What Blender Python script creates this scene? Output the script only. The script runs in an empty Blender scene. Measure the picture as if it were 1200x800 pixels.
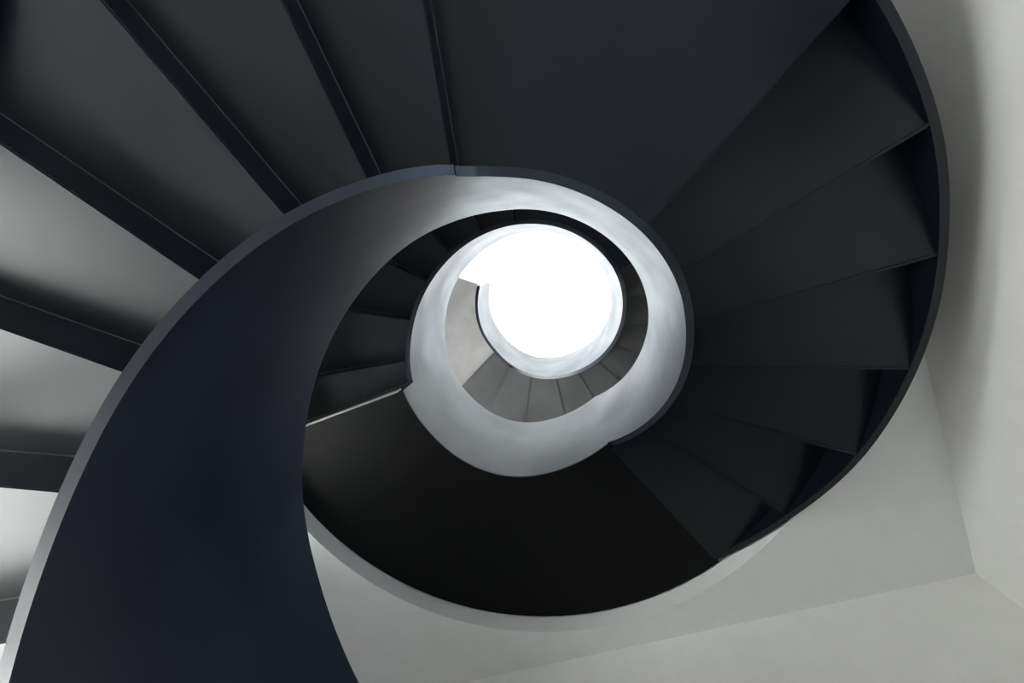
import bpy, bmesh, math
from mathutils import Matrix, Vector

S = bpy.context.scene
COL = S.collection
R = math.radians
CH = 1.20                                   # camera height above the ground floor
RISE = 0.17
def Zk(k):                                  # height of step number k (0 = the underside of the quarter landing)
    return CH + 1.8902 + k * RISE

# ------------------------------------------------------------------ camera
cam_d = bpy.data.cameras.new('camera')
cam = bpy.data.objects.new('camera', cam_d)
COL.objects.link(cam)
cam_d.sensor_width = 36.0
cam_d.lens = 36.0 * 515.66 / 1200.0
cam_d.clip_start = 0.02
right = Vector((0.99425184, 0.0, 0.10706672))
down = Vector((0.01909026, 0.98397572, -0.17727756))
fwd = Vector((-0.10535105, 0.17830248, 0.97831967))
m = Matrix((right, -down, -fwd)).transposed().to_4x4()
m.translation = Vector((0.27877, -0.58813, CH))
cam.matrix_world = m
S.camera = cam

# ------------------------------------------------------------------ world, exposure
W = bpy.data.worlds.new('overcast_sky')
S.world = W
W.use_nodes = True
wn = W.node_tree.nodes
bg = wn['Background']
bg.inputs['Color'].default_value = (1.0, 0.985, 0.965, 1)
bg.inputs['Strength'].default_value = 17.0
S.view_settings.view_transform = 'Standard'
S.view_settings.look = 'None'
S.view_settings.gamma = 1.0
S.view_settings.exposure = 0.0
S.view_settings.use_curve_mapping = False
S.cycles.use_denoising = True
S.cycles.max_bounces = 14
S.cycles.diffuse_bounces = 8
S.cycles.glossy_bounces = 8
S.cycles.transparent_max_bounces = 12
S.cycles.sample_clamp_indirect = 12.0

# ------------------------------------------------------------------ materials
def mat(name):
    M = bpy.data.materials.new(name)
    M.use_nodes = True
    nt = M.node_tree
    return M, nt, nt.nodes['Principled BSDF']
def plaster(name, col, scale=6.0, bump=0.03, rough=0.85):
    M, nt, b = mat(name)
    n = nt.nodes.new('ShaderNodeTexNoise'); n.inputs['Scale'].default_value = scale; n.inputs['Detail'].default_value = 6
    r = nt.nodes.new('ShaderNodeValToRGB')
    r.color_ramp.elements[0].position = 0.3; r.color_ramp.elements[1].position = 0.75
    r.color_ramp.elements[0].color = (col[0]*.95, col[1]*.95, col[2]*.945, 1); r.color_ramp.elements[1].color = (*col, 1)
    tc = nt.nodes.new('ShaderNodeTexCoord')
    nt.links.new(tc.outputs['Object'], n.inputs['Vector'])
    nt.links.new(n.outputs['Fac'], r.inputs['Fac']); nt.links.new(r.outputs['Color'], b.inputs['Base Color'])
    n2 = nt.nodes.new('ShaderNodeTexNoise'); n2.inputs['Scale'].default_value = 90; n2.inputs['Detail'].default_value = 4
    nt.links.new(tc.outputs['Object'], n2.inputs['Vector'])
    bp = nt.nodes.new('ShaderNodeBump'); bp.inputs['Strength'].default_value = bump; bp.inputs['Distance'].default_value = 0.01
    nt.links.new(n2.outputs['Fac'], bp.inputs['Height']); nt.links.new(bp.outputs['Normal'], b.inputs['Normal'])
    b.inputs['Roughness'].default_value = rough
    b.inputs['Specular IOR Level'].default_value = 0.3
    return M
def steel(name, col, rough=0.37, spec=1.36, metal=0.0, blotch=0.10, bump=0.02):
    """dark painted sheet steel: faint blotches in colour and gloss, a slight waviness of the sheet"""
    M, nt, b = mat(name)
    tc = nt.nodes.new('ShaderNodeTexCoord')
    n = nt.nodes.new('ShaderNodeTexNoise'); n.inputs['Scale'].default_value = 2.2; n.inputs['Detail'].default_value = 3; n.inputs['Roughness'].default_value = 0.6
    nt.links.new(tc.outputs['Object'], n.inputs['Vector'])
    r = nt.nodes.new('ShaderNodeValToRGB')
    r.color_ramp.elements[0].position = 0.3; r.color_ramp.elements[1].position = 0.7
    r.color_ramp.elements[0].color = (col[0]*.8, col[1]*.8, col[2]*.8, 1); r.color_ramp.elements[1].color = (col[0]*1.15, col[1]*1.15, col[2]*1.15, 1)
    nt.links.new(n.outputs['Fac'], r.inputs['Fac']); nt.links.new(r.outputs['Color'], b.inputs['Base Color'])
    mr = nt.nodes.new('ShaderNodeMapRange')
    mr.inputs['From Min'].default_value = 0.3; mr.inputs['From Max'].default_value = 0.7
    mr.inputs['To Min'].default_value = rough - blotch * .5; mr.inputs['To Max'].default_value = rough + blotch * .5
    nt.links.new(n.outputs['Fac'], mr.inputs['Value']); nt.links.new(mr.outputs['Result'], b.inputs['Roughness'])
    n2 = nt.nodes.new('ShaderNodeTexNoise'); n2.inputs['Scale'].default_value = 3.5; n2.inputs['Detail'].default_value = 3
    nt.links.new(tc.outputs['Object'], n2.inputs['Vector'])
    bp = nt.nodes.new('ShaderNodeBump'); bp.inputs['Strength'].default_value = bump; bp.inputs['Distance'].default_value = 0.05
    nt.links.new(n2.outputs['Fac'], bp.inputs['Height']); nt.links.new(bp.outputs['Normal'], b.inputs['Normal'])
    b.inputs['Specular IOR Level'].default_value = 0.5
    b.inputs['IOR'].default_value = spec
    b.inputs['Metallic'].default_value = metal
    return M
def glass(name, tint=(0.96, 0.98, 0.98, 1)):
    M = bpy.data.materials.new(name); M.use_nodes = True
    nt = M.node_tree; nt.nodes.clear()
    o = nt.nodes.new('ShaderNodeOutputMaterial'); mx = nt.nodes.new('ShaderNodeMixShader')
    t = nt.nodes.new('ShaderNodeBsdfTransparent'); g = nt.nodes.new('ShaderNodeBsdfGlossy'); f = nt.nodes.new('ShaderNodeFresnel')
    t.inputs['Color'].default_value = tint; g.inputs['Roughness'].default_value = 0.02; f.inputs['IOR'].default_value = 1.45
    nt.links.new(f.outputs[0], mx.inputs[0]); nt.links.new(t.outputs[0], mx.inputs[1]); nt.links.new(g.outputs[0], mx.inputs[2])
    nt.links.new(mx.outputs[0], o.inputs['Surface'])
    return M
M_WALL = plaster('white_wall_paint', (0.80, 0.795, 0.775))
M_CEIL = plaster('white_ceiling_paint', (0.82, 0.825, 0.82))
M_FLOOR = plaster('pale_terrazzo', (0.52, 0.52, 0.51), scale=40, bump=0.0, rough=0.5)
M_STEEL = steel('black_painted_steel', (0.004, 0.0065, 0.011))
M_GUARD = steel('sky_tinted_steel', (0.0065, 0.011, 0.022), rough=0.38, spec=1.5)  # blue of the reflected sky put into the guard's colour
M_TOP = plaster('pale_bounce_tread', (0.72, 0.71, 0.69), scale=30, bump=0.0, rough=0.5)  # unseen tread tops, made pale to bounce light onto the steps above
M_MATTE = steel('matte_black_steel', (0.004, 0.004, 0.0045), rough=0.5, spec=1.22)
M_LIT = steel('black_steel_lit', (0.058, 0.059, 0.063), rough=0.45, spec=1.5)  # light on the upper steps put into the steel colour
M_LIT_TOP = steel('black_steel_bright_lit', (0.29, 0.285, 0.28), rough=0.4, spec=1.6, blotch=.2)  # bright light under the top landing put into its colour
M_STRIP = steel('pale_edge_strip', (0.45, 0.45, 0.44), rough=0.3, metal=0.8)
M_SEAM = steel('bare_weld_seam', (0.10, 0.10, 0.10), rough=0.4, metal=0.3)
M_FRAME = steel('grey_window_frame', (0.25, 0.25, 0.25), rough=0.45)
M_GLASS = glass('window_glass')
M_SKY = glass('tinted_skylight_glass', (0.48, 0.50, 0.515, 1))
M_DIM = glass('added_side_glass', (0.36, 0.42, 0.50, 1))

# ------------------------------------------------------------------ mesh helpers
def link(name, bm, M, parent=None, kind=None, sharp=28):
    me = bpy.data.meshes.new(name)
    bmesh.ops.recalc_face_normals(bm, faces=bm.faces[:])
    bm.to_mesh(me); bm.free()
    me.materials.append(M)
    if sharp:
        for p in me.polygons: p.use_smooth = True
        me.set_sharp_from_angle(angle=R(sharp))
    o = bpy.data.objects.new(name, me)
    COL.objects.link(o)
    if parent: o.parent = parent
    if kind: o['kind'] = kind
    return o
def interp(T, x):
    if x <= T[0][0]: return T[0][1] + (x - T[0][0]) * (T[1][1] - T[0][1]) / (T[1][0] - T[0][0])
    for (a, u), (b, v) in zip(T, T[1:]):
        if x <= b: return u + (v - u) * (x - a) / (b - a)
    (a, u), (b, v) = T[-2], T[-1]
    return v + (x - b) * (v - u) / (b - a)
def smooth(T, w):
    return lambda x: sum(interp(T, x + w * s) for s in (-1, -.5, 0, .5, 1)) / 5.0
RT = [(0, .933), (46, .926), (63, .930), (81, .950), (92, .966), (108, .958), (121, .938), (138, .912), (158, .905), (168, .897), (181, .897), (198, .910),
      (214, .914), (230, .920), (245, .923), (261, .926), (280, .933), (360, .933)]
def Rin(a):                                  # radius of the well face; it bulges a little on one side
    f = lambda x: interp(RT, x % 360.0)
    return sum(f(a + d) for d in (-8, -4, 0, 4, 8)) / 5.0
TH = 0.04                                    # thickness of the inner balustrade
RO, RO2 = 2.07, 2.11                         # outer string faces
def pol(r, a, z): return (r * math.cos(R(a)), r * math.sin(R(a)), z)
def angles(a0, a1, step=2.0, extra=()):
    n = max(1, int(math.ceil((a1 - a0) / step)))
    return sorted(set([a0 + (a1 - a0) * i / n for i in range(n + 1)] + [e for e in extra if a0 < e < a1]))
def ribbon(ri, ro, zb, zt, a0, a1, step=1.5):
    """curved plate between radius functions ri and ro, from height zb to zt"""
    bm = bmesh.new(); rows = []
    for a in angles(a0, a1, step):
        rows.append([bm.verts.new(pol(ri(a), a, zb(a))), bm.verts.new(pol(ro(a), a, zb(a))),
                     bm.verts.new(pol(ro(a), a, zt(a))), bm.verts.new(pol(ri(a), a, zt(a)))])
    for p, q in zip(rows, rows[1:]):
        for i in range(4):
            j = (i + 1) % 4
            bm.faces.new((p[i], p[j], q[j], q[i]))
    bm.faces.new(rows[0]); bm.faces.new(rows[-1][::-1])
    return bm
def sector(a0, a1, z0, z1, ri=None, ro=None, step=3.0):
    ri = ri or (lambda a: Rin(a) + TH - .004)
    ro = ro or (lambda a: RO + .004)
    return ribbon(ri, ro, lambda a: z0, lambda a: z1, a0, a1, step)
def radial_plate(a, z0, z1, t, off=0.0, r0=None, r1=None):
    """flat upright plate standing on a radius at angle a, thickness t, centre shifted sideways by off"""
    r0 = r0 or Rin(a) + TH - .004; r1 = r1 or RO + .004
    bm = bmesh.new(); c, s = math.cos(R(a)), math.sin(R(a)); vs = []
    for z in (z0, z1):
        for r, d in ((r0, off - t / 2), (r1, off - t / 2), (r1, off + t / 2), (r0, off + t / 2)):
            vs.append(bm.verts.new((r * c - d * s, r * s + d * c, z)))
    for f in ((0, 1, 2, 3), (4, 5, 6, 7), (0, 1, 5, 4), (1, 2, 6, 5), (2, 3, 7, 6), (3, 0, 4, 7)):
        bm.faces.new([vs[i] for i in f])
    return bm
def thing(name, label, cat, group=None):
    o = bpy.data.objects.new(name, None); COL.objects.link(o)
    o.empty_display_size = .2
    o['label'] = label; o['category'] = cat
    if group: o['group'] = group
    return o

# ------------------------------------------------------------------ the setting: a tall white room turned 20 degrees, open well in the middle
U = Vector((math.cos(R(-20)), math.sin(R(-20)), 0)); V = Vector((-U.y, U.x, 0))
UR, VF, UL, VB = 2.335, 2.335, -2.7, -2.6     # right wall, front wall, left wall, back wall
def uv(u, v, z): p = U * u + V * v; return (p.x, p.y, z)
CZ1 = Zk(5.6); FZ1 = Zk(7.25)                 # ground floor ceiling, first floor level
CZ2 = Zk(24.6); FZ2 = Zk(27.2)
ROOF = Zk(44)
def ubox(bm, u0, u1, v0, v1, z0, z1):
    vs = [bm.verts.new(uv(u, v, z)) for z in (z0, z1) for u, v in ((u0, v0), (u1, v0), (u1, v1), (u0, v1))]
    for f in ((0, 1, 2, 3), (4, 5, 6, 7), (0, 1, 5, 4), (1, 2, 6, 5), (2, 3, 7, 6), (3, 0, 4, 7)):
        bm.faces.new([vs[i] for i in f])
def slab_with_hole(name, z0, z1, rh, M, seg=120, kind='structure', e=.25):
    """flat slab over the whole room with a round hole of radius rh about the stair axis"""
    bm = bmesh.new(); L = {0: [], 1: []}
    for i in range(seg):
        a = 2 * math.pi * i / seg; d = Vector((math.cos(a), math.sin(a), 0))
        t = 1e9; du, dv = d.dot(U), d.dot(V)
        if du > 1e-9: t = min(t, (UR + e) / du)
        if du < -1e-9: t = min(t, (UL - e) / du)
        if dv > 1e-9: t = min(t, (VF + e) / dv)
        if dv < -1e-9: t = min(t, (VB - e) / dv)
        for k, z in ((0, z0), (1, z1)):
            L[k].append((bm.verts.new((d.x * rh, d.y * rh, z)), bm.verts.new((d.x * t, d.y * t, z))))
    for i in range(seg):
        j = (i + 1) % seg
        for k in (0, 1):
            bm.faces.new((L[k][i][0], L[k][j][0], L[k][j][1], L[k][i][1]))
        bm.faces.new((L[0][i][0], L[0][j][0], L[1][j][0], L[1][i][0]))
        bm.faces.new((L[0][i][1], L[0][j][1], L[1][j][1], L[1][i][1]))
    return link(name, bm, M, kind=kind, sharp=28)

bm = bmesh.new(); ubox(bm, UL - .25, UR + .25, VB - .25, VF + .25, -.2, 0)
link('floor', bm, M_FLOOR, kind='structure', sharp=0)
slab_with_hole('ceiling', CZ1, FZ1, 2.13, M_CEIL)
slab_with_hole('ceiling_upper', CZ2, FZ2, 2.16, M_CEIL)
slab_with_hole('ceiling_roof', ROOF, ROOF + .3, 2.35, M_CEIL)
bm = bmesh.new(); ubox(bm, UL - .25, UR, VF, VF + .25, 0, ROOF)
link('wall_front', bm, M_WALL, kind='structure', sharp=0)
def wall_with_openings(name, axis, holes, lo, hi):
    """wall on u = UL (axis 'u') or v = VB (axis 'v') from lo to hi; holes = (s0, s1, z0, z1)"""
    bm = bmesh.new()
    xs = sorted(set([lo, hi] + [h[0] for h in holes] + [h[1] for h in holes]))
    zs = sorted(set([0, ROOF] + [h[2] for h in holes] + [h[3] for h in holes]))
    for x0, x1 in zip(xs, xs[1:]):
        for z0, z1 in zip(zs, zs[1:]):
            cx, cz = (x0 + x1) / 2, (z0 + z1) / 2
            if any(h[0] < cx < h[1] and h[2] < cz < h[3] for h in holes): continue
            if axis == 'r': ubox(bm, UR, UR + .25, x0, x1, z0, z1)
            elif axis == 'u': ubox(bm, UL - .25, UL, x0, x1, z0, z1)
            else: ubox(bm, x0, x1, VB - .25, VB, z0, z1)
    bmesh.ops.remove_doubles(bm, verts=bm.verts[:], dist=1e-5)
    return link(name, bm, M_WALL, kind='structure', sharp=0)
HL = [(-2.4, -.95, .08, 3.85), (-.75, .7, .08, 3.85), (-2.2, -.12, FZ1 + .08, FZ1 + 2.8), (.12, 2.2, FZ1 + .08, FZ1 + 2.8)]
HR = [(-2.0, -.5, .7, 2.5)]  # unseen window added for a bluish gleam on the quarter landing
wall_with_openings('wall_left', 'u', HL, VB - .25, VF)
wall_with_openings('wall_right', 'r', HR, VB - .25, VF + .25)
wall_with_openings('wall_back', 'v', [], UL, UR)
nwin = 1
def window(axis, h):
    global nwin
    nwin += 1
    s0, s1, z0, z1 = h; f = .06
    def bx(bm, a0, a1, b0, b1, d0=-.16, d1=-.09):
        if axis == 'r': ubox(bm, UR - d1, UR - d0, a0, a1, b0, b1)
        elif axis == 'u': ubox(bm, UL + d0, UL + d1, a0, a1, b0, b1)
        else: ubox(bm, a0, a1, VB + d0, VB + d1, b0, b1)
    bm = bmesh.new()
    for q in ((s0, s0 + f, z0, z1), (s1 - f, s1, z0, z1), (s0 + f, s1 - f, z0, z0 + f), (s0 + f, s1 - f, z1 - f, z1)): bx(bm, *q)
    w = link('window_%d' % nwin, bm, M_FRAME, kind='structure', sharp=0)
    mid = (s0 + s1) / 2
    bm = bmesh.new(); bx(bm, mid - .025, mid + .025, z0 + f, z1 - f); link('mullion', bm, M_FRAME, w, sharp=0)
    for a, b in ((s0 + f, mid - .025), (mid + .025, s1 - f)):
        bm = bmesh.new(); bx(bm, a, b, z0 + f, z1 - f, -.13, -.12); link('pane', bm, M_DIM if axis == 'r' else M_GLASS, w, sharp=0)
    ld = bpy.data.lights.new('daylight_portal', 'AREA'); ld.shape = 'RECTANGLE'; ld.size = s1 - s0; ld.size_y = z1 - z0
    ld.cycles.is_portal = True
    lo = bpy.data.objects.new('daylight_portal', ld); COL.objects.link(lo)
    n = {'u': U, 'r': -U}.get(axis, V); t = V if axis in 'ur' else U
    mm = Matrix((t, Vector((0, 0, 1)), -n)).transposed().to_4x4()
    mm.translation = Vector(uv(UL - .2, mid, (z0 + z1) / 2) if axis == 'u' else uv(UR + .2, mid, (z0 + z1) / 2) if axis == 'r' else uv(mid, VB - .2, (z0 + z1) / 2))
    lo.matrix_world = mm
for h in HL: window('u', h)
for h in HR: window('r', h)
# round skylight over the well
bm = ribbon(lambda a: 2.24, lambda a: 2.36, lambda a: ROOF + .28, lambda a: ROOF + .38, 0, 360, 3)
sky = link('window_1', bm, M_FRAME, kind='structure')
bm = ribbon(lambda a: .001, lambda a: 2.25, lambda a: ROOF + .32, lambda a: ROOF + .34, 0, 360, 3)
link('pane', bm, M_SKY, sky)
ld = bpy.data.lights.new('daylight_portal', 'AREA'); ld.shape = 'DISK'; ld.size = 4.5; ld.cycles.is_portal = True
lo = bpy.data.objects.new('daylight_portal', ld); COL.objects.link(lo); lo.location = (0, 0, ROOF + .45)

# ------------------------------------------------------------------ stair profiles: (angle, step height)
IB_LOW = [(-12, -18.2), (100, -11.0), (165.5, -6.98), (181.5, -5.99), (197.7, -4.99), (213.9, -3.99), (230, -2.99), (245.2, -1.95), (255, -1.15), (263, -.35), (270, -.03),
          (312, 0), (318, .25), (328.8, .74), (341.9, 1.74), (360.9, 2.92), (375.4, 3.97), (389.6, 5.1), (406.6, 6.54)]
IT_LOW = [(-12, -12.0), (114.5, -3.84), (131.9, -2.72), (151.6, -1.55), (168.6, -.40), (182.6, .52), (199.6, 1.92), (217.7, 3.26), (229.2, 4.02), (236.7, 4.65),
          (247.4, 5.6), (264.2, 6.55), (279.7, 6.58), (295.5, 6.15), (309.3, 5.85), (322.8, 5.95), (336.1, 6.73), (353.6, 8.2), (367.3, 9.55), (380.3, 10.6), (396.1, 12.0), (406.6, 12.95)]
OB_LOW = [(-12, -18.2), (165.5, -6.95), (262, -.7), (275, 0), (308, .0), (313.7, .25), (319.5, .58), (325.8, .88), (331.5, 1.2), (337.9, 1.65), (343.3, 1.98), (350, 2.40),
          (357.7, 2.93), (375.4, 4.18), (385.7, 5.06), (392, 5.6), (400.7, 6.15), (406.6, 6.5)]
IB_LAND = [(406.6, 6.46), (518.3, 6.46)]
IT_LAND = [(406.6, 12.98), (470, 12.98), (500, 13.3), (518.3, 14.05)]
IB_UP = [(518.3, 7.75), (528.5, 8.1), (547, 9.2), (566, 10.45), (584, 11.45), (602.5, 12.35), (621, 12.95), (632, 13.4), (676, 13.4), (688, 13.7), (702, 14.95),
         (720, 16.65), (740, 18.3), (762, 20.1), (784, 21.8), (806, 23.4), (827, 24.65), (852.5, 25.4)]
IT_UP = [(518.3, 14.05), (538, 15.0), (553, 15.75), (568, 16.7), (590, 18.1), (625, 19.6), (676, 19.6), (702, 21.0), (738, 24.3), (769, 27.6), (804, 30.4), (834, 31.6), (852.5, 31.8)]
IB_TOP = [(852.5, 25.4), (871, 25.5), (893, 25.7), (915, 26.4)]
IT_TOP = [(852.5, 31.8), (915, 32.2)]
def zf(T, w=5.0):
    g = smooth(T, w); return lambda a: Zk(g(a))
def ze(T, w, a0, a1):                        # smoothing that keeps the ends of a section exact
    return lambda a: Zk(sum(interp(T, a + min(w, a - a0, a1 - a) * s) for s in (-1, -.5, 0, .5, 1)) / 5.0)
ri_f = lambda a: Rin(a)
ro_f = lambda a: Rin(a) + TH
def guard_section(name, T0, T1, a0, a1, parent):
    return link(name, ribbon(ri_f, ro_f, ze(T0, 6, a0, a1), ze(T1, 8, a0, a1), a0, a1), M_GUARD, parent)
def outer_section(name, T0, a0, a1, parent, H=6.3, w=4):
    f = ze(T0, w, a0, a1)
    return link(name, ribbon(lambda a: RO, lambda a: RO2, f, lambda a: f(a) + H * RISE, a0, a1), M_STEEL, parent)
PLATE = .035
def step(a0, a1, k, k_up, parent, M=M_STEEL):
    """one step: the tread plate, the riser at its upper end with its weld seam"""
    t = link('tread', sector(a0, a1 + .3, Zk(k), Zk(k) + PLATE), M, parent)
    link('tread_finish', sector(a0 + .3, a1 - .3, Zk(k) + PLATE, Zk(k) + PLATE + .02), M_TOP, t)
    if k_up is not None:
        link('riser', radial_plate(a1, Zk(k) - .009, Zk(k_up) + .001, .008), M, t, sharp=0)
        link('weld_seam', radial_plate(a1, Zk(k_up) - .003, Zk(k_up) + .001, .003, off=.0055), M_SEAM, t, sharp=0)
    return t

# ------------------------------------------------------------------ lower staircase
low = thing('spiral_staircase', 'lower run of the black steel spiral staircase, nearest, fanning from left to right wall', 'staircase')
RA = [165.5, 181.5, 197.7, 213.9, 230.05, 245.2, 261.1]
while RA[0] > 0: RA.insert(0, RA[0] - 16.0)
first = -len(RA)
for i, a in enumerate(RA):
    k = first + i + .08
    a_prev = RA[i - 1] if i else a - 16
    if i == len(RA) - 1: k += .1
    step(a_prev, a, k, k + 1 if i < len(RA) - 1 else 0, low)
link('landing_finish', sector(261.4, 310.2, Zk(0) + PLATE, Zk(0) + PLATE + .02), M_TOP, low)
ld_ = link('landing_plate', sector(261.1, 310.5, Zk(0), Zk(0) + PLATE), M_STEEL, low)
link('riser', radial_plate(310.5, Zk(0) + .001, Zk(1), .008), M_STEEL, ld_, sharp=0)
RB = [310.5, 326.9, 342.5, 358.5, 374.2, 390.4, 406.5]
KR = [1, 2, 3, 4.12, 5.55, 6.3]
for i in range(6):
    step(RB[i], RB[i + 1], KR[i], KR[i + 1] if i < 5 else None, low)
guard_section('inner_balustrade', [p for p in IB_LOW if p[0] < 250] + [(255, -1.4), (261.8, -.80)], IT_LOW, -11, 261.8, low)
guard_section('inner_balustrade', [(261.8, -.66), (266, -.25)] + [p for p in IB_LOW if p[0] > 269], IT_LOW, 261.8, 406.6, low)
outer_section('outer_balustrade', OB_LOW, -11, 261.8, low)
outer_section('outer_balustrade', OB_LOW, 261.8, 406.6, low)

# ------------------------------------------------------------------ first floor landing
lan = thing('stair_landing', 'deep black curved landing slab under the well, flush with the white ceiling opening', 'landing')
KB = 6.4
link('landing_slab', sector(406.5, 518.3, Zk(KB), Zk(8.05), ri=lambda a: Rin(a) + .001, ro=lambda a: 2.118), M_MATTE, lan)
link('floor_finish', sector(406.5, 518.3, Zk(8.05), Zk(8.05) + .02, ro=lambda a: 2.118), M_TOP, lan)
link('edge_strip', radial_plate(518.3, Zk(KB) + .002, Zk(KB) + .07, .012, off=.008, r1=2.115), M_STRIP, lan, sharp=0)['label'] = 'pale metal strip along the landing end'  # pale strip along the bottom of the landing's end face
guard_section('inner_balustrade', IB_LAND, IT_LAND, 406.6, 518.3, lan)

# ------------------------------------------------------------------ upper staircase
up = thing('spiral_staircase', 'upper run of the spiral staircase, small and far up around the bright well', 'staircase')
RC = [518.3, 528.5, 547, 566, 584, 602.5, 621]
KC = [8.1, 9.2, 10.45, 11.45, 12.35, 12.95, 13.55]
for i in range(6): step(RC[i], RC[i + 1], KC[i], KC[i + 1], up)
link('landing_finish', sector(621.3, 687.7, Zk(13.55) + PLATE, Zk(13.55) + PLATE + .02), M_TOP, up)
l2 = link('landing_plate', sector(621, 688, Zk(13.55), Zk(13.55) + PLATE), M_STEEL, up)
RD = [688, 706, 724.5, 741.2, 759, 777, 795.5, 816, 835.6, 852.5]
link('riser', radial_plate(688, Zk(13.55), Zk(15.4), .008), M_STEEL, l2, sharp=0)
KD = [15.4, 17.05, 18.4, 19.9, 21.4, 22.75, 24.0, 24.75, 25.4, 25.8]
for i in range(9): step(RD[i], RD[i + 1], KD[i], KD[i + 1], up, M_LIT)
guard_section('inner_balustrade', IB_UP, IT_UP, 518.3, 852.5, up)
outer_section('outer_balustrade', [(a, k - .1) for a, k in IB_UP], 518.3, 852.5, up)

# ------------------------------------------------------------------ top landing
top = thing('stair_landing', 'underside, coloured as if lit, of the topmost curved landing beside the skylight', 'landing')
link('landing_slab', sector(852.5, 917, Zk(25.8), Zk(27.2), ro=lambda a: 2.14), M_LIT_TOP, top)
guard_section('inner_balustrade', IB_TOP, IT_TOP, 852.5, 915, top)
